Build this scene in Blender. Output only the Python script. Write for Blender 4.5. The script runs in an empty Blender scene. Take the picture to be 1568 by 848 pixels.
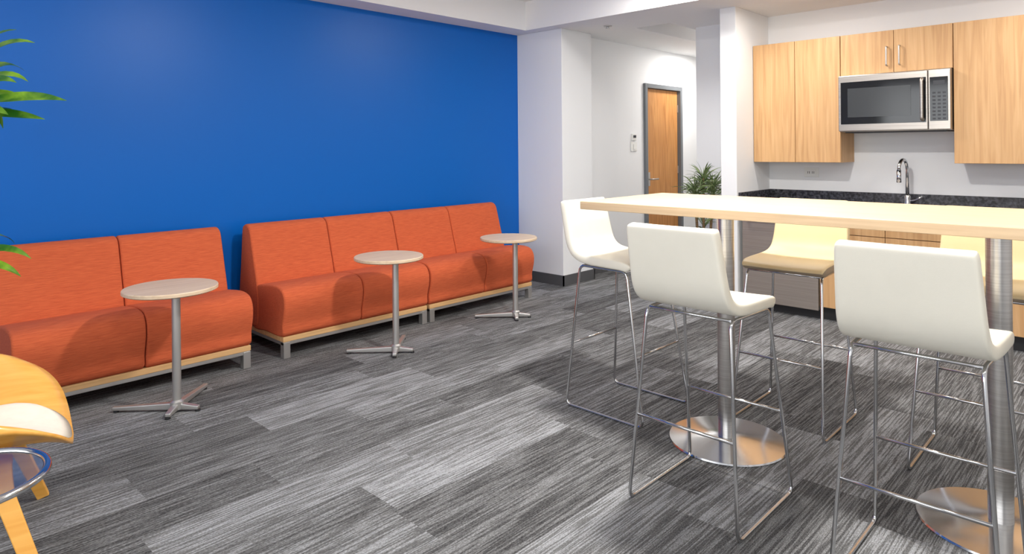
import bpy, bmesh, math, random
from mathutils import Vector, Matrix
random.seed(7)
S = bpy.context.scene
COL = S.collection
try:
    S.view_settings.view_transform = 'Standard'
    S.view_settings.look = 'None'
except Exception as e:
    print(e)

# ------------------------------------------------------------------ materials
def s2l(c):
    return tuple(((v/255.0)/12.92 if v/255.0 <= 0.04045 else (((v/255.0)+0.055)/1.055)**2.4) for v in c)
def rgba(c): 
    c = s2l(c); return (c[0], c[1], c[2], 1.0)
def new_mat(name):
    m = bpy.data.materials.new(name); m.use_nodes = True
    nt = m.node_tree
    return m, nt, nt.nodes["Principled BSDF"]
def plain(name, c, rough=0.6, metal=0.0, spec=0.5, noise=0.0, nscale=8.0, bump=0.0, bscale=200, coat=0.0):
    m, nt, b = new_mat(name)
    b.inputs["Base Color"].default_value = rgba(c)
    b.inputs["Roughness"].default_value = rough
    b.inputs["Metallic"].default_value = metal
    b.inputs["Specular IOR Level"].default_value = spec
    b.inputs["Coat Weight"].default_value = coat
    tc = nt.nodes.new("ShaderNodeTexCoord")
    if noise > 0:
        n = nt.nodes.new("ShaderNodeTexNoise"); n.inputs["Scale"].default_value = nscale
        n.inputs["Detail"].default_value = 5
        r = nt.nodes.new("ShaderNodeValToRGB")
        l = s2l(c)
        r.color_ramp.elements[0].position = 0.3; r.color_ramp.elements[1].position = 0.7
        r.color_ramp.elements[0].color = (l[0]*(1-noise), l[1]*(1-noise), l[2]*(1-noise), 1)
        r.color_ramp.elements[1].color = (min(1,l[0]*(1+noise)), min(1,l[1]*(1+noise)), min(1,l[2]*(1+noise)), 1)
        nt.links.new(tc.outputs["Object"], n.inputs["Vector"])
        nt.links.new(n.outputs["Fac"], r.inputs["Fac"]); nt.links.new(r.outputs["Color"], b.inputs["Base Color"])
    if bump > 0:
        n2 = nt.nodes.new("ShaderNodeTexNoise"); n2.inputs["Scale"].default_value = bscale
        bp = nt.nodes.new("ShaderNodeBump"); bp.inputs["Strength"].default_value = bump; bp.inputs["Distance"].default_value = 0.002
        nt.links.new(tc.outputs["Object"], n2.inputs["Vector"])
        nt.links.new(n2.outputs["Fac"], bp.inputs["Height"]); nt.links.new(bp.outputs["Normal"], b.inputs["Normal"])
    return m
def grain(name, c1, c2, scl, rough=0.45, dist=0.6, bump=0.05, metal=0.0, p0=0.3, p1=0.7, detail=6, mid=None, coat=0.0):
    m, nt, b = new_mat(name)
    tc = nt.nodes.new("ShaderNodeTexCoord"); mp = nt.nodes.new("ShaderNodeMapping")
    mp.inputs["Scale"].default_value = scl
    n = nt.nodes.new("ShaderNodeTexNoise"); n.inputs["Scale"].default_value = 1.0
    n.inputs["Detail"].default_value = detail; n.inputs["Distortion"].default_value = dist
    r = nt.nodes.new("ShaderNodeValToRGB")
    r.color_ramp.elements[0].position = p0; r.color_ramp.elements[1].position = p1
    r.color_ramp.elements[0].color = rgba(c1); r.color_ramp.elements[1].color = rgba(c2)
    if mid:
        e = r.color_ramp.elements.new((p0+p1)/2); e.color = rgba(mid)
    nt.links.new(tc.outputs["Object"], mp.inputs["Vector"]); nt.links.new(mp.outputs["Vector"], n.inputs["Vector"])
    nt.links.new(n.outputs["Fac"], r.inputs["Fac"]); nt.links.new(r.outputs["Color"], b.inputs["Base Color"])
    b.inputs["Roughness"].default_value = rough; b.inputs["Metallic"].default_value = metal
    b.inputs["Coat Weight"].default_value = coat
    if bump > 0:
        bp = nt.nodes.new("ShaderNodeBump"); bp.inputs["Strength"].default_value = bump; bp.inputs["Distance"].default_value = 0.003
        nt.links.new(n.outputs["Fac"], bp.inputs["Height"]); nt.links.new(bp.outputs["Normal"], b.inputs["Normal"])
    return m

M_white = plain("paint_white", (240, 241, 242), 0.7, bump=0.05, bscale=250)
M_ceil = plain("paint_ceiling", (243, 243, 243), 0.85)
M_blue = plain("paint_blue", (0, 100, 192), 0.36, bump=0.04, bscale=300, spec=0.3)
M_fabric = grain("fabric_orange", (190, 84, 48), (214, 104, 62), (16, 120, 300), 0.95, 0.2, 0.5, p0=0.3, p1=0.72, detail=4)
M_maple = grain("wood_maple_top", (202, 172, 136), (220, 194, 158), (60, 2.2, 60), 0.45, 0.5, 0.02)
M_sidetop = grain("wood_side_top", (206, 180, 150), (222, 200, 172), (3, 50, 50), 0.4, 0.5, 0.02)
M_cab = grain("wood_cabinet", (192, 146, 98), (216, 174, 126), (50, 34, 1.6), 0.5, 0.9, 0.03, mid=(206, 162, 112))
M_cabin = plain("wood_cabinet_inside", (150, 112, 74), 0.6, noise=0.1)
M_door = grain("wood_oak_door", (170, 112, 58), (206, 150, 90), (26, 26, 1.3), 0.45, 2.2, 0.03, mid=(192, 134, 76))
M_rail = grain("wood_rail", (200, 156, 104), (222, 180, 128), (3, 50, 50), 0.45, 0.5, 0.02)
M_ply = grain("wood_plywood_chair", (226, 160, 66), (242, 184, 92), (3, 30, 30), 0.35, 0.6, 0.02, coat=0.3)
M_leather = plain("leather_cream", (228, 223, 208), 0.45, noise=0.03, nscale=6, bump=0.12, bscale=420)
M_leather_bounce = plain("leather_beige", (228, 204, 158), 0.45, noise=0.03, nscale=6, bump=0.12, bscale=420)  # far stools: cream leather with warm bounce light put into the colour
M_leather_shade = plain("leather_taupe", (164, 146, 124), 0.5, noise=0.03, nscale=6, bump=0.12, bscale=420)  # far stool undersides: cream leather, shade below the table painted in
M_cushion = plain("cushion_offwhite", (236, 228, 212), 0.8, noise=0.04, nscale=30, bump=0.2, bscale=300)
M_chrome = plain("chrome", (205, 205, 206), 0.14, 1.0)
M_satin = plain("satin_steel", (200, 198, 195), 0.42, 0.85)
M_steel = grain("brushed_steel", (188, 184, 180), (208, 205, 201), (3, 3, 260), 0.3, 0.0, 0.03, metal=1.0)
M_steelh = grain("brushed_steel_appliance", (170, 162, 154), (194, 188, 180), (2, 2, 300), 0.33, 0.0, 0.03, metal=0.9)
M_fridge = grain("brushed_steel_refrigerator", (150, 141, 133), (170, 161, 153), (2, 2, 300), 0.4, 0.0, 0.03, metal=0.5)
M_grey = plain("painted_grey_frame", (112, 116, 120), 0.45)
M_base = plain("rubber_baseboard", (84, 84, 86), 0.6)
M_black = plain("black_glass", (22, 22, 24), 0.08, spec=0.6)
M_darkwin = plain("microwave_window", (62, 64, 66), 0.15, noise=0.05, nscale=400)
M_dark = plain("dark_plastic", (38, 38, 40), 0.5)
M_btn = plain("button_grey", (52, 54, 60), 0.5)
M_granite = grain("granite_dark", (30, 30, 34), (92, 92, 100), (45, 45, 45), 0.25, 0.5, 0.0, p0=0.4, p1=0.75, detail=10)
M_leaf = grain("leaf_green", (36, 92, 20), (132, 172, 44), (9, 9, 9), 0.3, 0.4, 0.0, p0=0.4, p1=0.72)
M_leaf2 = grain("leaf_green_fine", (66, 96, 48), (160, 176, 122), (14, 14, 14), 0.45, 0.3, 0.0)
M_bark = grain("bark", (96, 74, 50), (140, 114, 82), (30, 30, 80), 0.9, 0.4, 0.3)
M_pot = plain("pot_ceramic_grey", (120, 120, 122), 0.5, noise=0.05)
M_soil = plain("soil", (48, 36, 28), 0.95, noise=0.3, nscale=40, bump=0.5, bscale=90)
M_plastic = plain("switch_plastic", (236, 236, 232), 0.4)
mg, nt, b = new_mat("clear_glass")
b.inputs["Base Color"].default_value = (0.86, 0.9, 0.93, 1); b.inputs["Roughness"].default_value = 0.03
b.inputs["Transmission Weight"].default_value = 1.0; b.inputs["IOR"].default_value = 1.45
M_glass = mg
me, nt, b = new_mat("lamp_lens")
b.inputs["Emission Color"].default_value = (1, 0.97, 0.92, 1); b.inputs["Emission Strength"].default_value = 4.0
M_lens = me

def carpet():
    m, nt, b = new_mat("carpet_planks"); L = nt.links.new; N = nt.nodes.new
    tc = N("ShaderNodeTexCoord"); sep = N("ShaderNodeSeparateXYZ"); L(tc.outputs["Object"], sep.inputs[0])
    def math_(op, a, bb=None, c=None):
        n = N("ShaderNodeMath"); n.operation = op
        for i, v in enumerate((a, bb, c)):
            if v is None: continue
            if isinstance(v, (int, float)): n.inputs[i].default_value = v
            else: L(v, n.inputs[i])
        return n.outputs[0]
    x, y = sep.outputs[0], sep.outputs[1]
    row = math_('FLOOR', math_('DIVIDE', math_('ADD', y, 20.0), 0.25))
    wn = N("ShaderNodeTexWhiteNoise"); wn.noise_dimensions = '1D'; L(row, wn.inputs["W"])
    col = math_('FLOOR', math_('ADD', math_('DIVIDE', math_('ADD', x, 20.0), 1.0), wn.outputs["Value"]))
    cmb = N("ShaderNodeCombineXYZ"); L(row, cmb.inputs[0]); L(col, cmb.inputs[1])
    w2 = N("ShaderNodeTexWhiteNoise"); w2.noise_dimensions = '2D'; L(cmb.outputs[0], w2.inputs["Vector"])
    pl = w2.outputs["Value"]
    def stripes(sx, sy, k, detail, dist=0.0, lo=0.36, hi=0.64):
        c = N("ShaderNodeCombineXYZ")
        L(math_('MULTIPLY', x, sx), c.inputs[0]); L(math_('MULTIPLY', y, sy), c.inputs[1]); L(math_('MULTIPLY', pl, k), c.inputs[2])
        n = N("ShaderNodeTexNoise"); n.inputs["Scale"].default_value = 1.0; n.inputs["Detail"].default_value = detail
        n.inputs["Distortion"].default_value = dist
        L(c.outputs[0], n.inputs["Vector"])
        r = N("ShaderNodeMapRange"); r.inputs["From Min"].default_value = lo; r.inputs["From Max"].default_value = hi
        L(n.outputs["Fac"], r.inputs["Value"]); return r.outputs[0]
    fine = stripes(5.0, 150.0, 90.0, 1.0, 0.15, 0.42, 0.58)
    med = stripes(0.9, 7.0, 60.0, 1.0)
    speck = stripes(130.0, 300.0, 10.0, 1.0)
    tone = math_('POWER', pl, 1.3)
    v = math_('MULTIPLY', tone, 0.29)
    v = math_('ADD', v, math_('MULTIPLY', fine, 0.32))
    v = math_('ADD', v, math_('MULTIPLY', med, 0.11))
    v = math_('ADD', v, math_('MULTIPLY', speck, 0.24))
    v = math_('ADD', v, 0.02)
    r = N("ShaderNodeValToRGB"); r.color_ramp.elements[0].position = 0.08; r.color_ramp.elements[1].position = 0.92
    r.color_ramp.elements[0].color = rgba((58, 57, 58)); r.color_ramp.elements[1].color = rgba((168, 170, 173))
    e = r.color_ramp.elements.new(0.5); e.color = rgba((110, 110, 110))
    L(v, r.inputs["Fac"]); L(r.outputs["Color"], b.inputs["Base Color"])
    b.inputs["Roughness"].default_value = 1.0; b.inputs["Specular IOR Level"].default_value = 0.0
    bp = N("ShaderNodeBump"); bp.inputs["Strength"].default_value = 0.5; bp.inputs["Distance"].default_value = 0.003
    L(math_('ADD', fine, speck), bp.inputs["Height"]); L(bp.outputs["Normal"], b.inputs["Normal"])
    return m
M_carpet = carpet()

# ------------------------------------------------------------------ geometry helpers
def root(name, loc=(0, 0, 0), rz=0.0):
    e = bpy.data.objects.new(name, None); e.empty_display_size = 0.1
    e.location = loc; e.rotation_euler = (0, 0, rz); COL.objects.link(e); return e
def obj_from_bm(name, bm, mat, parent=None, smooth=False, bevel=0.0, seg=2, sub=0):
    bmesh.ops.recalc_face_normals(bm, faces=bm.faces[:])
    me = bpy.data.meshes.new(name); bm.to_mesh(me); bm.free()
    o = bpy.data.objects.new(name, me); COL.objects.link(o)
    if mat: me.materials.append(mat)
    if smooth:
        for p in me.polygons: p.use_smooth = True
    if bevel > 0:
        md = o.modifiers.new("bevel", 'BEVEL'); md.width = bevel; md.segments = seg; md.limit_method = 'ANGLE'; md.angle_limit = math.radians(40)
        for p in me.polygons: p.use_smooth = True
        wn = o.modifiers.new("wn", 'WEIGHTED_NORMAL'); wn.keep_sharp = False
    if sub > 0:
        md = o.modifiers.new("sub", 'SUBSURF'); md.levels = sub; md.render_levels = sub
    if parent: o.parent = parent
    return o
def bm_box(bm, lo, hi):
    x0, y0, z0 = lo; x1, y1, z1 = hi
    vs = [bm.verts.new(p) for p in [(x0,y0,z0),(x1,y0,z0),(x1,y1,z0),(x0,y1,z0),(x0,y0,z1),(x1,y0,z1),(x1,y1,z1),(x0,y1,z1)]]
    for f in [(0,3,2,1),(4,5,6,7),(0,1,5,4),(1,2,6,5),(2,3,7,6),(3,0,4,7)]:
        bm.faces.new([vs[i] for i in f])
def box(name, lo, hi, mat, parent=None, bevel=0.0, seg=2):
    bm = bmesh.new(); bm_box(bm, lo, hi); return obj_from_bm(name, bm, mat, parent, bevel=bevel, seg=seg)
def boxes(name, lst, mat, parent=None, bevel=0.0):
    bm = bmesh.new()
    for lo, hi in lst: bm_box(bm, lo, hi)
    return obj_from_bm(name, bm, mat, parent, bevel=bevel)
def lathe(name, prof, mat, parent=None, c=(0, 0), seg=64, smooth=True, bevel=0):
    bm = bmesh.new(); rings = []
    for r, z in prof:
        if r < 1e-6: rings.append([bm.verts.new((c[0], c[1], z))])
        else: rings.append([bm.verts.new((c[0]+r*math.cos(2*math.pi*i/seg), c[1]+r*math.sin(2*math.pi*i/seg), z)) for i in range(seg)])
    for a, bb in zip(rings, rings[1:]):
        for i in range(seg):
            j = (i+1) % seg
            if len(a) == 1 and len(bb) == 1: continue
            if len(a) == 1: bm.faces.new([a[0], bb[i], bb[j]])
            elif len(bb) == 1: bm.faces.new([a[i], bb[0], a[j]])
            else: bm.faces.new([a[i], a[j], bb[j], bb[i]])
    o = obj_from_bm(name, bm, mat, parent, smooth=smooth)
    if smooth:
        md = o.modifiers.new("es", 'EDGE_SPLIT'); md.split_angle = math.radians(35)
    return o
def fillet(pts, r, n=6, closed=False):
    P = [Vector(p) for p in pts]; out = []
    N = len(P)
    for i in range(N):
        if not closed and i in (0, N-1): out.append(P[i]); continue
        a, p, c = P[i-1], P[i], P[(i+1) % N]
        d1 = (a-p); d2 = (c-p); rr = min(r, d1.length*0.45, d2.length*0.45)
        s, e = p+d1.normalized()*rr, p+d2.normalized()*rr
        for k in range(n+1):
            t = k/n; out.append(s*(1-t)**2+p*2*t*(1-t)+e*t*t)
    return out
def tube(name, pts, rad, mat, parent=None, fr=0.0, closed=False, seg=10):
    P = fillet(pts, fr, closed=closed) if fr > 0 else [Vector(p) for p in pts]
    bm = bmesh.new(); rings = []; N = len(P)
    prev = None
    for i, p in enumerate(P):
        if closed: t = (P[(i+1) % N]-P[i-1]).normalized()
        else:
            t = (P[min(i+1, N-1)]-P[max(i-1, 0)]).normalized()
        if prev is None:
            u = t.orthogonal().normalized()
        else:
            u = (prev - t*prev.dot(t)).normalized()
        prev = u; w = t.cross(u)
        rr = rad(i/(N-1)) if callable(rad) else rad
        rings.append([bm.verts.new(p+(u*math.cos(2*math.pi*k/seg)+w*math.sin(2*math.pi*k/seg))*rr) for k in range(seg)])
    M = N if closed else N-1
    for i in range(M):
        a, bb = rings[i], rings[(i+1) % N]
        off = 0
        if closed and i == N-1:
            off = min(range(seg), key=lambda o: (a[0].co-bb[o].co).length)
        for k in range(seg):
            bm.faces.new([a[k], a[(k+1) % seg], bb[(k+1+off) % seg], bb[(k+off) % seg]])
    if not closed:
        bm.faces.new(rings[0]); bm.faces.new(rings[-1][::-1])
    return obj_from_bm(name, bm, mat, parent, smooth=True)
def catmull(P, n=4, closed=True):
    out = []; N = len(P)
    for i in range(N):
        p0, p1, p2, p3 = [Vector(P[(i+k) % N]) for k in (-1, 0, 1, 2)]
        for k in range(n):
            t = k/n
            out.append(0.5*((2*p1)+(-p0+p2)*t+(2*p0-5*p1+4*p2-p3)*t*t+(-p0+3*p1-3*p2+p3)*t**3))
    return out
def extr_profile(name, prof, x0, x1, mat, parent, bevel=0.015, seg=3):
    bm = bmesh.new()
    a = [bm.verts.new((x0, p[0], p[1])) for p in prof]; c = [bm.verts.new((x1, p[0], p[1])) for p in prof]
    n = len(prof)
    for i in range(n): bm.faces.new([a[i], a[(i+1) % n], c[(i+1) % n], c[i]])
    bm.faces.new(a[::-1]); bm.faces.new(c)
    return obj_from_bm(name, bm, mat, parent, bevel=bevel, seg=seg)
def instance(src, name, loc, rz=0.0):
    r = root(name, loc, rz)
    for ch in src.children:
        o = ch.copy(); COL.objects.link(o); o.parent = r
    return r

# ------------------------------------------------------------------ room shell
YW = 4.635; ZC = 2.47; ZR = 2.75
XB, YB, XE = -2.2, -2.8, 9.2
box("floor", (XB-0.2, YB-0.2, -0.1), (XE+0.2, 5.0, 0.0), M_carpet)
box("wall_left", (XB, YW, 0), (4.915, YW+0.15, ZC+0.4), M_blue)
box("wall_left_column", (4.915, 4.054, 0), (5.385, YW+0.15, ZC), M_white, bevel=0.004)
DX0, DX1, DZ = 6.56, 7.40, 2.06
boxes("wall_hall", [((5.385, 4.2, 0), (DX0, 4.35, ZC)), ((DX1, 4.2, 0), (XE, 4.35, ZC)), ((DX0, 4.2, DZ), (DX1, 4.35, ZC))], M_white)
box("wall_hall_end", (XE, 3.0, 0), (XE+0.15, 4.35, ZC), M_white)
boxes("wall_kitchen", [((5.85, YB, 0), (6.0, 3.15, ZC)), ((6.0, 3.0, 0), (XE, 3.15, ZC))], M_white)
box("wall_kitchen_wing", (5.20, 2.443, 0), (5.849, 2.58, ZC), M_white, bevel=0.003)
boxes("wall_back", [((XB-0.15, YB, 0), (XB, 5.0-0.2, 0.6)), ((XB-0.15, YB, 2.4), (XB, 4.8, ZR+0.1)), ((XB-0.15, YB, 0.6), (XB, -2.0, 2.4)),
                    ((XB-0.15, 3.6, 0.6), (XB, 4.8, 2.4)), ((XB-0.15, 0.7, 0.6), (XB, 0.9, 2.4))], M_white)
for i, (a, c) in enumerate([(-2.0, 0.7), (0.9, 3.6)]):
    r = root("window_%d" % (i+1))  # unseen opening, added behind the camera so daylight enters
    boxes("frame", [((XB-0.1, a, 0.6), (XB-0.04, a+0.05, 2.4)), ((XB-0.1, c-0.05, 0.6), (XB-0.04, c, 2.4)), ((XB-0.1, a, 0.6), (XB-0.04, c, 0.65)),
                    ((XB-0.1, a, 2.35), (XB-0.04, c, 2.4)), ((XB-0.1, (a+c)/2-0.02, 0.6), (XB-0.04, (a+c)/2+0.02, 2.4))], M_grey, r)
box("wall_right", (XB, YB-0.15, 0), (6.0, YB, ZR+0.1), M_white)
RX, RY = 4.766, 4.38
boxes("ceiling", [((XB, YB, ZR), (RX, RY, ZR+0.12)), ((XB, RY, ZC), (RX, YW, ZR+0.12)),
                  ((RX, YB, ZC), (XE+0.15, 3.2, ZR+0.12)), ((RX, 3.56, ZC), (XE+0.15, 5.0, ZR+0.12)),
                  ((RX, 3.2, ZC), (5.45, 3.56, ZR+0.12)), ((8.4, 3.2, ZC), (XE+0.15, 3.56, ZR+0.12)),
                  ((5.45, 3.2, ZC+0.16), (8.4, 3.56, ZR+0.12))], M_ceil)
box("baseboard_left", (XB, YW-0.012, 0), (4.903, YW-0.0005, 0.1), M_base)
boxes("baseboard_column", [((4.903, 4.042, 0), (4.9145, YW-0.013, 0.1)), ((4.903, 4.042, 0), (5.397, 4.0535, 0.1)), ((5.3855, 4.042, 0), (5.397, 4.19, 0.1))], M_base)
boxes("baseboard_hall", [((5.40, 4.188, 0), (DX0-0.01, 4.1995, 0.1)), ((DX1+0.01, 4.188, 0), (XE-0.01, 4.1995, 0.1))], M_base)
boxes("baseboard_kitchen", [((5.188, 2.42, 0), (5.1995, 2.592, 0.1)), ((5.2, 2.5805, 0), (5.838, 2.592, 0.1)), ((5.838, 2.592, 0), (5.8495, 3.162, 0.1))], M_base)

# door
d = root("door_1")
boxes("frame", [((DX0, 4.17, 0), (DX0+0.05, 4.34, DZ)), ((DX1-0.05, 4.17, 0), (DX1, 4.34, DZ)), ((DX0+0.05, 4.17, DZ-0.05), (DX1-0.05, 4.34, DZ))], M_grey, d, bevel=0.003)
box("leaf", (DX0+0.055, 4.215, 0.008), (DX1-0.055, 4.26, DZ-0.055), M_door, d, bevel=0.002)
tube("lever", [(DX0+0.12, 4.21, 0.95), (DX0+0.12, 4.155, 0.95), (DX0+0.24, 4.155, 0.95)], 0.009, M_satin, d, fr=0.02)
box("lock_plate", (DX0+0.095, 4.207, 0.87), (DX0+0.145, 4.2145, 1.03), M_satin, d, bevel=0.003)
boxes("hinges", [((DX1-0.062, 4.205, z), (DX1-0.05, 4.2149, z+0.09)) for z in (0.25, 1.0, 1.75)], M_satin, d)

def wallplate(name, lo, hi, inner, mat2=M_plastic):
    r = root(name); box("plate", lo, hi, M_plastic, r, bevel=0.003); box("insert", inner[0], inner[1], mat2, r, bevel=0.002); return r
wallplate("thermostat", (6.31, 4.184, 1.40), (6.39, 4.1995, 1.475), ((6.325, 4.178, 1.43), (6.375, 4.1838, 1.46)), M_btn)
wallplate("light_switch", (6.29, 4.190, 1.28), (6.41, 4.1995, 1.385), ((6.335, 4.184, 1.30), (6.365, 4.1898, 1.36)))
po = wallplate("power_outlet", (5.842, 2.02, 1.055), (5.8495, 2.14, 1.135), ((5.838, 2.04, 1.07), (5.8418, 2.12, 1.12)))
boxes("slots", [((5.8372, yy, 1.085), (5.8379, yy+0.004, 1.105)) for yy in (2.055, 2.068, 2.092, 2.105)], M_dark, po)
r = root("ceiling_sprinkler")
lathe("escutcheon", [(0, ZC), (0.04, ZC), (0.04, ZC-0.008), (0.012, ZC-0.012), (0.010, ZC-0.022), (0.022, ZC-0.024), (0.022, ZC-0.027), (0, ZC-0.027)], M_satin, r, c=(5.15, 3.68), seg=24)

# ------------------------------------------------------------------ sofas
seat_prof = catmull([(0.035, 0.137), (0.012, 0.22), (-0.012, 0.32), (-0.004, 0.395), (0.04, 0.44), (0.13, 0.452), (0.25, 0.442), (0.38, 0.42), (0.44, 0.36), (0.44, 0.14), (0.25, 0.134)], 5)
back_prof = catmull([(0.345, 0.30), (0.362, 0.43), (0.405, 0.58), (0.445, 0.72), (0.47, 0.79), (0.515, 0.818), (0.56, 0.81), (0.585, 0.77), (0.61, 0.55), (0.645, 0.30), (0.66, 0.16), (0.60, 0.138), (0.44, 0.136), (0.36, 0.16)], 5)
def sofa(loc, w):
    s = root("armless_sofa", loc); h = w/2
    g = 0.0015
    extr_profile("seat_1", seat_prof, -h+0.004, -g, M_fabric, s, 0.015)
    extr_profile("seat_2", seat_prof, g, h-0.004, M_fabric, s, 0.015)
    extr_profile("back_1", back_prof, -h, -g, M_fabric, s, 0.015)
    extr_profile("back_2", back_prof, g, h, M_fabric, s, 0.015)
    boxes("wood_rail", [((-h+0.01, 0.02, 0.104), (h-0.01, 0.06, 0.136)), ((-h+0.01, 0.06, 0.104), (-h+0.05, 0.62, 0.136)), ((h-0.05, 0.06, 0.104), (h-0.01, 0.62, 0.136))], M_rail, s, bevel=0.002)
    boxes("steel_frame", [((-h+0.012, 0.024, 0.082), (h-0.012, 0.06, 0.1035)), ((-h+0.012, 0.06, 0.082), (-h+0.045, 0.62, 0.1035)), ((h-0.045, 0.06, 0.082), (h-0.012, 0.62, 0.1035))], M_satin, s, bevel=0.002)
    boxes("legs", [((x, y, 0.0), (x+0.045, y+0.045, 0.1)) for x in (-h+0.012, h-0.057) for y in (0.018, 0.58)], M_satin, s, bevel=0.002)
    return s
sofa((1.22, 3.945, 0), 1.20)
sofa((2.60, 3.945, 0), 1.18)
sofa((3.785, 3.945, 0), 1.18)

# ------------------------------------------------------------------ side tables
st = root("side_table", (1.248, 3.585, 0))
lathe("top", [(0, 0.600), (0.215, 0.600), (0.225, 0.606), (0.225, 0.620), (0.222, 0.624), (0, 0.624)], M_sidetop, st, c=(0, 0.07), seg=96)
lathe("mount_plate", [(0, 0.594), (0.055, 0.594), (0.055, 0.5995), (0, 0.5995)], M_satin, st, seg=32)
lathe("pole", [(0, 0.02), (0.021, 0.02), (0.021, 0.594), (0, 0.594)], M_satin, st, seg=32)
lathe("hub", [(0, 0.012), (0.032, 0.012), (0.032, 0.05), (0.022, 0.058), (0, 0.058)], M_satin, st, seg=32)
def leg_bar(dx, dy):
    L = math.hypot(dx, dy); a = math.atan2(dy, dx)
    bm = bmesh.new(); n = 6
    prev = None
    for k in range(n+1):
        t = k/n; w = 0.017*(1-0.25*t); h = 0.034 - 0.016*t; z0 = 0.010
        ring = [bm.verts.new((L*t*math.cos(a)-s*w*math.sin(a), L*t*math.sin(a)+s*w*math.cos(a), z)) for s, z in ((-1, z0), (1, z0), (1, z0+h), (-1, z0+h))]
        if prev:
            for i in range(4): bm.faces.new([prev[i], prev[(i+1) % 4], ring[(i+1) % 4], ring[i]])
        else: bm.faces.new(ring)
        prev = ring
    bm.faces.new(prev[::-1])
    obj_from_bm("base_leg", bm, M_satin, st, bevel=0.004)
    lathe("glide", [(0, 0), (0.013, 0), (0.013, 0.0105), (0, 0.0105)], M_dark, st, c=(dx*0.95, dy*0.95), seg=16)
for v in ((-0.23, 0.22), (0.23, 0.22), (0.075, -0.085), (-0.075, -0.085)): leg_bar(*v)
instance(st, "side_table", (2.583, 3.545, 0))
instance(st, "side_table", (3.755, 3.585, 0))

# ------------------------------------------------------------------ bar table
bt = root("bar_table", (2.843, 0.88, 0))
box("top", (-0.365, -1.06, 1.032), (0.365, 1.06, 1.07), M_maple, bt, bevel=0.003)
for i, y in enumerate((0.498, -0.502)):
    lathe("base_%d" % (i+1), [(0, 0.0), (0.252, 0.0), (0.255, 0.004), (0.252, 0.010), (0.10, 0.020), (0.05, 0.026), (0, 0.026)], M_chrome, bt, c=(-0.03, y), seg=96)
    lathe("post_%d" % (i+1), [(0, 0.02), (0.038, 0.02), (0.038, 1.02), (0, 1.02)], M_steel, bt, c=(-0.03, y), seg=48)
    box("mount_%d" % (i+1), (-0.18, y-0.15, 1.019), (0.12, y+0.15, 1.0315), M_dark, bt, bevel=0.003)

# ------------------------------------------------------------------ bar stools
def make_stool(loc, rz, m_top, m_under):
    s = root("bar_stool", loc, rz)
    prof = [(0.145, 0.728), (0.140, 0.738), (0.115, 0.748), (0.02, 0.750), (-0.09, 0.752), (-0.155, 0.760), (-0.20, 0.785), (-0.225, 0.83), (-0.24, 0.90), (-0.258, 0.98), (-0.270, 1.035), (-0.272, 1.045)]
    hw = [0.19, 0.197, 0.2, 0.2, 0.197, 0.194, 0.19, 0.187, 0.183, 0.179, 0.176, 0.168]
    T = 0.046
    us = [-1, -0.93, -0.5, 0, 0.5, 0.93, 1]
    bm = bmesh.new(); top = []; bot = []
    n = len(prof)
    for i, (x, z) in enumerate(prof):
        a = Vector((prof[max(i-1, 0)][0], prof[max(i-1, 0)][1])); c = Vector((prof[min(i+1, n-1)][0], prof[min(i+1, n-1)][1]))
        t = (c-a).normalized(); nrm = Vector((t.y, -t.x))
        rt, rb = [], []
        for u in us:
            dish = 0.006*(1-u*u)
            px, pz = x + nrm.x*(T/2-dish), z + nrm.y*(T/2-dish)
            qx, qz = x - nrm.x*T/2, z - nrm.y*T/2
            rt.append(bm.verts.new((px, u*hw[i], pz))); rb.append(bm.verts.new((qx, u*hw[i], qz)))
        top.append(rt); bot.append(rb)
    m = len(us)
    for i in range(n-1):
        for j in range(m-1):
            bm.faces.new([top[i][j], top[i][j+1], top[i+1][j+1], top[i+1][j]])
            f = bm.faces.new([bot[i][j], bot[i+1][j], bot[i+1][j+1], bot[i][j+1]])
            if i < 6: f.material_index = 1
        f1 = bm.faces.new([top[i][0], top[i+1][0], bot[i+1][0], bot[i][0]])
        f2 = bm.faces.new([top[i][-1], bot[i][-1], bot[i+1][-1], top[i+1][-1]])
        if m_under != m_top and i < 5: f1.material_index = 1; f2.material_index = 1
    for j in range(m-1):
        f = bm.faces.new([top[0][j], bot[0][j], bot[0][j+1], top[0][j+1]])
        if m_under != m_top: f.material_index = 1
        bm.faces.new([top[-1][j], top[-1][j+1], bot[-1][j+1], bot[-1][j]])
    o = obj_from_bm("upholstered_shell", bm, m_top, s, smooth=True, sub=2)
    o.data.materials.append(m_under)
    R = 0.0065
    for k, sg in enumerate((-1, 1)):
        tube("sled_frame_%d" % (k+1), [(-0.165, sg*0.165, 0.7195), (-0.225, sg*0.213, R), (0.235, sg*0.213, R), (0.125, sg*0.175, 0.7175)], R, M_chrome, s, fr=0.035, closed=True, seg=12)
    def at(z, front):
        t = (z-R)/(0.718-R)
        return ((0.235-0.11*t) if front else (-0.225+0.06*t)), (0.213-0.038*t if front else 0.213-0.048*t)
    for nm, fr_ in (("footrest_front", True), ("footrest_back", False)):
        x, y = at(0.32, fr_); tube(nm, [(x, -y, 0.32), (x, y, 0.32)], 0.006, M_chrome, s, seg=12)
    tube("seat_bar_front", [(0.118, -0.172, 0.716), (0.118, 0.172, 0.716)], 0.006, M_chrome, s)
    tube("seat_bar_back", [(-0.15, -0.163, 0.718), (-0.15, 0.163, 0.718)], 0.006, M_chrome, s)
    return s
make_stool((2.32, 1.205, 0), 0, M_leather, M_leather)
make_stool((2.32, 0.49, 0), 0, M_leather, M_leather)
make_stool((2.865, 1.95, 0), math.radians(-90), M_leather, M_leather)
make_stool((3.29, 1.26, 0), math.radians(180), M_leather_bounce, M_leather_shade)
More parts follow.
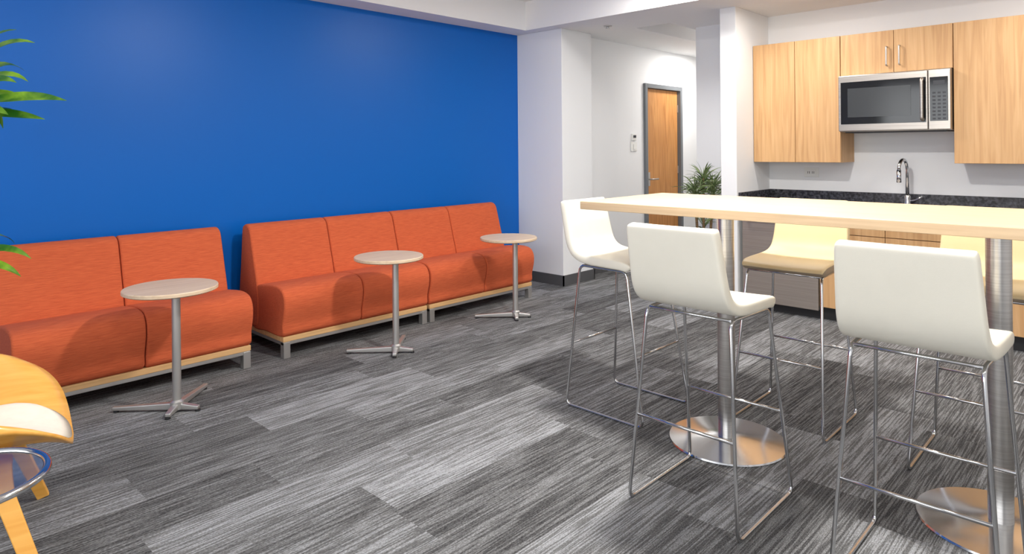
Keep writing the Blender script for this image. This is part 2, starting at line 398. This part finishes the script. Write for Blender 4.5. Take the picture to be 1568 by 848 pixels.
make_stool((3.27, 0.50, 0), math.radians(180), M_leather_bounce, M_leather_shade)

# ------------------------------------------------------------------ kitchen
XF = 5.52
def upper(y0, y1, z0, z1, doors, handles=()):
    r = root("upper_cabinet")
    box("carcass", (XF+0.021, y0+0.001, z0), (5.848, y1-0.001, z1), M_cab, r)
    ys = [y0 + (y1-y0)*k/doors for k in range(doors+1)]
    for k in range(doors):
        box("cabinet_door_%d" % (k+1), (XF, ys[k]+0.0018, z0+0.001), (XF+0.019, ys[k+1]-0.0018, z1-0.001), M_cab, r, bevel=0.0015)
    for k, hy in enumerate(handles):
        tube("pull_%d" % (k+1), [(XF-0.001, hy, 1.915), (XF-0.028, hy, 1.915), (XF-0.028, hy, 2.055), (XF-0.001, hy, 2.055)], 0.0055, M_satin, r, fr=0.012)
    return r
upper(1.740, 2.440, 1.188, 2.178, 2)
upper(0.994, 1.738, 1.862, 2.178, 2, (1.325, 1.41))
upper(0.07, 0.992, 1.188, 2.178, 2)
upper(-0.86, 0.068, 1.188, 2.178, 2)
mw = root("microwave")
MX = 5.45
box("body", (MX+0.03, 0.998, 1.425), (5.847, 1.734, 1.860), M_steelh, mw, bevel=0.004)
box("door_panel", (MX, 1.135, 1.43), (MX+0.029, 1.734, 1.855), M_steelh, mw, bevel=0.006)
box("door_window", (MX-0.003, 1.145, 1.483), (MX-0.0002, 1.715, 1.805), M_black, mw, bevel=0.001)
box("window_mesh", (MX-0.005, 1.24, 1.535), (MX-0.0032, 1.665, 1.755), M_darkwin, mw)
box("control_panel", (MX+0.002, 0.998, 1.43), (MX+0.029, 1.132, 1.855), M_steelh, mw, bevel=0.004)
box("control_glass", (MX-0.002, 1.012, 1.49), (MX+0.0018, 1.122, 1.80), M_black, mw, bevel=0.001)
boxes("buttons", [((MX-0.004, 1.025+0.031*i, 1.50+0.026*j), (MX-0.0022, 1.043+0.031*i, 1.512+0.026*j)) for i in range(3) for j in range(8)], M_btn, mw)
box("display", (MX-0.004, 1.03, 1.745), (MX-0.0022, 1.10, 1.775), M_btn, mw)
tube("handle", [(MX+0.005, 1.165, 1.79), (MX-0.04, 1.165, 1.79), (MX-0.04, 1.165, 1.50), (MX+0.005, 1.165, 1.50)], 0.011, M_steelh, mw, fr=0.03)
box("vent_underside", (MX+0.05, 1.03, 1.418), (5.80, 1.70, 1.4248), M_dark, mw)

XL = 5.235
bc = root("base_cabinet")
box("carcass", (XL+0.021, -0.9, 0.10), (5.845, 1.81, 0.80), M_cabin, bc)
box("toe_kick", (XL+0.06, -0.9, 0.0), (5.845, 1.81, 0.0995), M_dark, bc)
ys = [1.81, 1.36, 0.91, 0.46, 0.01, -0.44, -0.89]
for k in range(len(ys)-1):
    box("drawer_front_%d" % k, (XL, ys[k+1]+0.002, 0.665), (XL+0.019, ys[k]-0.002, 0.797), M_cab, bc, bevel=0.0015)
    box("cabinet_door_%d" % k, (XL, ys[k+1]+0.002, 0.103), (XL+0.019, ys[k]-0.002, 0.66), M_cab, bc, bevel=0.0015)
    tube("pull_%d" % k, [(XL-0.001, (ys[k]+ys[k+1])/2-0.06, 0.735), (XL-0.026, (ys[k]+ys[k+1])/2-0.06, 0.735), (XL-0.026, (ys[k]+ys[k+1])/2+0.06, 0.735), (XL-0.001, (ys[k]+ys[k+1])/2+0.06, 0.735)], 0.005, M_satin, bc, fr=0.01)
rf = root("undercounter_refrigerator")
box("body", (XL+0.03, 1.815, 0.06), (5.84, 2.415, 0.79), M_dark, rf)
box("door_panel", (XL-0.01, 1.817, 0.07), (XL+0.028, 2.413, 0.79), M_fridge, rf, bevel=0.005)
box("kick", (XL+0.05, 1.82, 0.0), (5.8, 2.41, 0.0595), M_dark, rf)
tube("handle", [(XL-0.012, 1.87, 0.74), (XL-0.05, 1.87, 0.74), (XL-0.05, 2.36, 0.74), (XL-0.012, 2.36, 0.74)], 0.009, M_steelh, rf, fr=0.02)
ct = root("countertop")
box("slab", (5.205, -0.9, 0.802), (5.848, 2.441, 0.842), M_granite, ct, bevel=0.003)
boxes("backsplash", [((5.828, -0.9, 0.8425), (5.848, 2.441, 0.943)), ((5.225, 2.421, 0.8425), (5.828, 2.441, 0.943))], M_granite, ct, bevel=0.002)
sk = root("kitchen_sink")
boxes("rim", [((5.32, 1.10, 0.8425), (5.62, 1.115, 0.847)), ((5.32, 1.645, 0.8425), (5.62, 1.66, 0.847)), ((5.32, 1.115, 0.8425), (5.335, 1.645, 0.847)), ((5.605, 1.115, 0.8425), (5.62, 1.645, 0.847))], M_steelh, sk)
box("basin", (5.335, 1.115, 0.8423), (5.605, 1.645, 0.8435), M_steelh, sk)
lathe("drain", [(0, 0.8436), (0.04, 0.8436), (0.04, 0.846), (0, 0.846)], M_dark, sk, c=(5.47, 1.38), seg=24)
fa = root("kitchen_faucet")
lathe("base", [(0, 0.8425), (0.03, 0.8425), (0.03, 0.85), (0.024, 0.87), (0.020, 0.93), (0.014, 0.94), (0, 0.94)], M_chrome, fa, c=(5.72, 1.33), seg=32)
arc = [(5.72, 1.33, 0.93), (5.72, 1.33, 1.13)] + [(5.72-0.055+0.055*math.cos(a), 1.33+0.015-0.015*math.cos(a), 1.13+0.08*math.sin(a)) for a in [math.pi*k/10 for k in range(1, 11)]]
tube("gooseneck", arc, 0.012, M_chrome, fa, seg=14)
ex, ey, ez = arc[-1]
tube("spray_head", [(ex, ey, ez+0.002), (ex, ey, ez-0.05), (ex, ey, ez-0.09)], 0.016, M_chrome, fa, seg=14)
tube("lever_handle", [(5.72, 1.325, 0.895), (5.71, 1.27, 0.905), (5.70, 1.23, 0.935)], 0.0075, M_chrome, fa, fr=0.02)

# ------------------------------------------------------------------ plants
def add_leaf(bm, base, az, elev, L, W, droop, n=12, fold=0.25, roll=0.0):
    p = Vector(base); e = elev; prev = None
    ds = L/n
    for k in range(n+1):
        t = k/n
        d = Vector((math.cos(az)*math.cos(e), math.sin(az)*math.cos(e), math.sin(e)))
        side = Vector((-math.sin(az), math.cos(az), 0))
        side = (Matrix.Rotation(roll*min(1, 0.3+t*1.5), 3, d) @ side)
        up = d.cross(side)
        w = W*(0.35+0.65*math.sin(min(1, t*2.2)*math.pi/2)) * (1-max(0, (t-0.45)/0.55)**2.2)
        w = max(w, 0.0008)
        ring = [bm.verts.new(p+side*w+up*w*fold), bm.verts.new(p), bm.verts.new(p-side*w+up*w*fold)]
        if prev:
            bm.faces.new([prev[0], prev[1], ring[1], ring[0]]); bm.faces.new([prev[1], prev[2], ring[2], ring[1]])
        prev = ring
        p = p + d*ds; e -= droop/n*(0.4+1.2*t)
pl = root("potted_dracaena")
PC = (0.36, 3.70)
lathe("pot", [(0, 0), (0.13, 0), (0.165, 0.32), (0.17, 0.34), (0.155, 0.34), (0.15, 0.30), (0, 0.30)], M_pot, pl, c=PC, seg=48)
lathe("soil", [(0, 0.315), (0.149, 0.302)], M_soil, pl, c=PC, seg=32)
tube("cane_1", [(PC[0], PC[1], 0.28), (PC[0]+0.02, PC[1]-0.01, 0.9), (0.42, 3.68, 1.55)], 0.017, M_bark, pl, fr=0.2)
tube("cane_2", [(PC[0]-0.03, PC[1]+0.03, 0.28), (0.40, 3.70, 0.86)], 0.015, M_bark, pl)
bm = bmesh.new()
c1 = (0.42, 3.68, 1.52); right = math.atan2(-0.721, 0.6928)
for (da, el, L, W, dr, zz, ro) in [(0.0, 0.22, 0.455, 0.029, 0.5, 0.0, 0.9), (0.2, -0.02, 0.32, 0.024, 0.25, -0.02, 0.9), (-0.25, 0.05, 0.26, 0.024, 0.6, 0.0, 0.9),
                               (0.1, 0.95, 0.32, 0.024, 1.9, 0.02, 0.7), (-0.2, 0.70, 0.31, 0.024, 1.3, 0.02, 0.9), (0.05, 1.2, 0.42, 0.026, 1.7, 0.05, 0.8),
                               (-0.1, 1.30, 0.40, 0.022, 1.5, 0.06, 0.8), (0.3, 0.45, 0.25, 0.022, 1.2, 0.02, 0.8), (-0.5, -0.1, 0.22, 0.02, 0.7, -0.04, 0.8)]:
    add_leaf(bm, (c1[0], c1[1], c1[2]+zz), right+da, el, L, W, dr, roll=ro)
for k in range(26):
    add_leaf(bm, (c1[0], c1[1], c1[2]+random.uniform(-0.08, 0.08)), right+random.uniform(1.2, 5.1), random.uniform(0.1, 1.2), random.uniform(0.3, 0.42), 0.024, random.uniform(0.8, 2.0), roll=random.uniform(-0.8, 0.8))
c2 = (0.40, 3.70, 0.86)
for (da, el, L, dr) in [(0.0, 0.45, 0.34, 1.3), (0.15, 0.0, 0.27, 0.9), (-0.4, -0.3, 0.28, 0.5)]:
    add_leaf(bm, c2, right+da, el, L, 0.020, dr, roll=0.7)
for k in range(14):
    add_leaf(bm, (c2[0], c2[1], c2[2]+random.uniform(-0.04, 0.05)), right+random.uniform(1.2, 5.1), random.uniform(0.3, 1.2), random.uniform(0.22, 0.30), 0.022, random.uniform(1.2, 2.2), roll=random.uniform(-0.7, 0.7))
o = obj_from_bm("leaves", bm, M_leaf, pl, smooth=True)
cp = root("potted_palm")
PC = (5.50, 2.90)
lathe("pot", [(0, 0), (0.13, 0), (0.16, 0.34), (0.165, 0.36), (0.15, 0.36), (0.145, 0.32), (0, 0.32)], M_pot, cp, c=PC, seg=48)
lathe("soil", [(0, 0.335), (0.144, 0.322)], M_soil, cp, c=PC, seg=32)
bm = bmesh.new()
for k, (ox, oy, h) in enumerate([(0.0, 0.0, 1.04), (0.05, -0.07, 0.96), (-0.05, 0.06, 0.93)]):
    tube("stem_%d" % (k+1), [(PC[0]+ox*0.5, PC[1]+oy*0.5, 0.30), (PC[0]+ox, PC[1]+oy, h)], 0.012, M_bark, cp)
    for q in range(85):
        add_leaf(bm, (PC[0]+ox, PC[1]+oy, h-0.06+random.uniform(-0.04, 0.07)), random.uniform(0, 6.28), random.uniform(0.0, 1.35), random.uniform(0.14, 0.24), 0.006, random.uniform(0.5, 1.8), n=7, roll=random.uniform(-1, 1))
for q in range(26):
    add_leaf(bm, (PC[0], PC[1], random.uniform(0.55, 0.85)), random.uniform(0, 6.28), random.uniform(0.3, 1.2), random.uniform(0.12, 0.2), 0.01, random.uniform(0.8, 1.8), n=7, roll=random.uniform(-1, 1))
obj_from_bm("leaves", bm, M_leaf2, cp, smooth=True)

# ------------------------------------------------------------------ shell lounge chair
ch = root("plywood_lounge_chair", (0.33, 2.82, 0), math.radians(-11))
def seat_surface(s, t, off=0.0, sw=0.43):
    y = s*sw
    dep = 0.27*max(0.0, 1-abs(s)**5.0)**0.5*(1-0.10*s*s)
    x = t*dep + 0.02 - 0.01*abs(s)
    z = 0.335 + 0.205*abs(s)**1.8 + 0.025*t - 0.05*max(0, t)**3
    return Vector((x, y, z+off))
def shell(name, mat, th, off, sd, smin=-0.99, smax=0.99, ns=40, ntt=14, bev=0):
    bm = bmesh.new(); T = []; Bt = []; mid = (smin+smax)/2; hf = (smax-smin)/2
    for i in range(ns+1):
        s = smin+(smax-smin)*i/ns; a = []; bb = []
        for j in range(ntt+1):
            t = -1+2*j/ntt
            tt = t*sd/0.27
            if bev: tt *= math.sqrt(max(0.02, 1-abs((s-mid)/hf)**3.5))
            v = seat_surface(s, tt, off)
            e = (1-abs(t)**6)*(1-abs((s-mid)/hf)**10) if bev else 1
            a.append(bm.verts.new(v+Vector((0, 0, th*e)))); bb.append(bm.verts.new(v))
        T.append(a); Bt.append(bb)
    for i in range(ns):
        for j in range(ntt):
            bm.faces.new([T[i][j], T[i+1][j], T[i+1][j+1], T[i][j+1]]); bm.faces.new([Bt[i][j], Bt[i][j+1], Bt[i+1][j+1], Bt[i+1][j]])
        bm.faces.new([T[i][0], Bt[i][0], Bt[i+1][0], T[i+1][0]]); bm.faces.new([T[i][-1], T[i+1][-1], Bt[i+1][-1], Bt[i][-1]])
    for j in range(ntt):
        bm.faces.new([T[0][j], T[0][j+1], Bt[0][j+1], Bt[0][j]]); bm.faces.new([T[-1][j], Bt[-1][j], Bt[-1][j+1], T[-1][j+1]])
    if bev: bmesh.ops.remove_doubles(bm, verts=bm.verts[:], dist=0.0005)
    return obj_from_bm(name, bm, mat, ch, smooth=True)
shell("seat_shell", M_ply, 0.014, 0.0, 0.27)
shell("seat_cushion", M_cushion, 0.024, 0.0145, 0.266, smin=-0.47, smax=0.47, bev=1)
def ply_leg(name, pts, w0, w1, th=0.02):
    P = fillet(pts, 0.10, n=8); N = len(P); bm = bmesh.new(); prev = None
    for i, p in enumerate(P):
        t = (P[min(i+1, N-1)]-P[max(i-1, 0)]).normalized()
        side = t.cross(Vector((1, 0, 0))) if abs(t.x) < 0.8 else t.cross(Vector((0, 1, 0)))
        nr = side.normalized(); wd = t.cross(nr).normalized()
        w = w0+(w1-w0)*i/(N-1)
        ring = [bm.verts.new(p+wd*a*w/2+nr*c*th/2) for a, c in ((-1, -1), (1, -1), (1, 1), (-1, 1))]
        if prev:
            for k in range(4): bm.faces.new([prev[k], prev[(k+1) % 4], ring[(k+1) % 4], ring[k]])
        else: bm.faces.new(ring)
        prev = ring
    bm.faces.new(prev[::-1])
    return obj_from_bm(name, bm, M_ply, ch, bevel=0.004)
ply_leg("front_leg_left", [(0.06, 0.02, 0.315), (0.10, 0.19, 0.315), (0.20, 0.29, 0.004)], 0.12, 0.04)
ply_leg("front_leg_right", [(0.05, -0.02, 0.315), (0.08, -0.19, 0.315), (0.185, -0.30, 0.004)], 0.12, 0.045)
ply_leg("rear_leg", [(0.0, 0.0, 0.318), (-0.22, 0.0, 0.318), (-0.36, 0.0, 0.004)], 0.12, 0.05)
ply_leg("back_support", [(-0.10, 0.0, 0.312), (-0.30, 0.0, 0.35), (-0.40, 0.0, 0.60)], 0.11, 0.09)
bm = bmesh.new(); G = []
for i in range(21):
    s = -1+i/10; row = []
    for j in range(9):
        t = -1+j/4
        yy = 0.30*s; hh = 0.15*math.sqrt(max(0.02, 1-abs(s)**3))
        row.append(bm.verts.new((-0.385+0.10*s*s-0.06*t, yy, 0.60+t*hh)))
    G.append(row)
for i in range(20):
    for j in range(8): bm.faces.new([G[i][j], G[i+1][j], G[i+1][j+1], G[i][j+1]])
o = obj_from_bm("back_shell", bm, M_ply, ch, smooth=True)
md = o.modifiers.new("sol", 'SOLIDIFY'); md.thickness = 0.012

# ------------------------------------------------------------------ glass side table
gt = root("glass_side_table", (0.238, 2.145, 0))
lathe("glass_top", [(0, 0.492), (0.168, 0.492), (0.168, 0.500), (0, 0.500)], M_glass, gt, seg=96)
tube("chrome_rim", [(0.176*math.cos(2*math.pi*k/72), 0.176*math.sin(2*math.pi*k/72), 0.497) for k in range(72)], 0.010, M_chrome, gt, closed=True, seg=12)
lathe("pole", [(0, 0.012), (0.017, 0.012), (0.017, 0.49), (0, 0.49)], M_chrome, gt, seg=32)
lathe("top_flange", [(0, 0.48), (0.05, 0.485), (0.05, 0.4915), (0, 0.4915)], M_chrome, gt, seg=32)
lathe("base", [(0, 0), (0.13, 0), (0.13, 0.006), (0.03, 0.014), (0, 0.014)], M_chrome, gt, seg=64)

# ------------------------------------------------------------------ lights
def area(name, loc, size, power, col=(1, 0.965, 0.92), rot=(0, 0, 0), shape='DISK', sy=None, spread=180):
    l = bpy.data.lights.new(name, 'AREA'); l.shape = shape; l.size = size; l.energy = power; l.color = col; l.spread = math.radians(spread)
    if sy: l.size_y = sy
    o = bpy.data.objects.new(name, l); o.location = loc; o.rotation_euler = rot; COL.objects.link(o); return o
def fixture(x, y, z, r=0.09):
    f = root("recessed_downlight")
    lathe("trim_ring", [(r, z), (r+0.018, z), (r+0.016, z-0.008), (r, z-0.010), (r, z)], M_plastic, f, c=(x, y), seg=40)
    lathe("lens", [(0, z), (r-0.001, z), (r-0.001, z-0.004), (0, z-0.004)], M_lens, f, c=(x, y), seg=40)
for nm, x, y, z, sz, p in [("lamp_main", 2.4, 1.35, ZR, 0.22, 84), ("lamp_a", 0.7, 0.9, ZR, 0.4, 20), ("lamp_b", 1.3, -1.2, ZR, 0.5, 26), ("lamp_c", 3.9, -0.9, ZR, 0.5, 26),
                      ("lamp_d", 0.6, 2.9, ZR, 0.5, 5), ("lamp_e", 4.3, 2.6, ZR, 0.4, 22),
                      ("lamp_kitchen_a", 5.0, 1.9, ZC, 0.25, 9), ("lamp_kitchen_b", 5.0, 0.3, ZC, 0.25, 11), ("lamp_hall", 7.3, 3.72, ZC, 0.3, 20)]:
    fixture(x, y, z); area(nm, (x, y, z-0.02), sz, p)
area("daylight_window", (XB+0.05, 0.8, 1.5), 1.7, 110, col=(0.96, 0.98, 1.0), rot=(0, math.radians(-90), 0), shape='RECTANGLE', sy=5.2)  # added area light out of view, lifts the room's ambient level
w = bpy.data.worlds.new("world"); S.world = w; w.use_nodes = True
nt = w.node_tree; bg = nt.nodes["Background"]
sky = nt.nodes.new("ShaderNodeTexSky"); sky.sky_type = 'HOSEK_WILKIE'
nt.links.new(sky.outputs[0], bg.inputs[0]); bg.inputs[1].default_value = 0.8

# ------------------------------------------------------------------ camera
cam = bpy.data.cameras.new("camera"); co = bpy.data.objects.new("camera", cam); COL.objects.link(co)
cam.sensor_width = 36; cam.lens = 1016/1568*36; cam.shift_y = -196.4/1568; cam.clip_start = 0.05
th = 0.00885
F = Vector((0.7212, 0.693, 0)).normalized(); R0 = Vector((F.y, -F.x, 0)); Z = Vector((0, 0, 1))
R = R0*math.cos(th) - Z*math.sin(th); U = Z*math.cos(th) + R0*math.sin(th)
M = Matrix((R, U, -F)).transposed().to_4x4(); M.translation = Vector((0, 0, 1.32))
co.matrix_world = M
S.camera = co
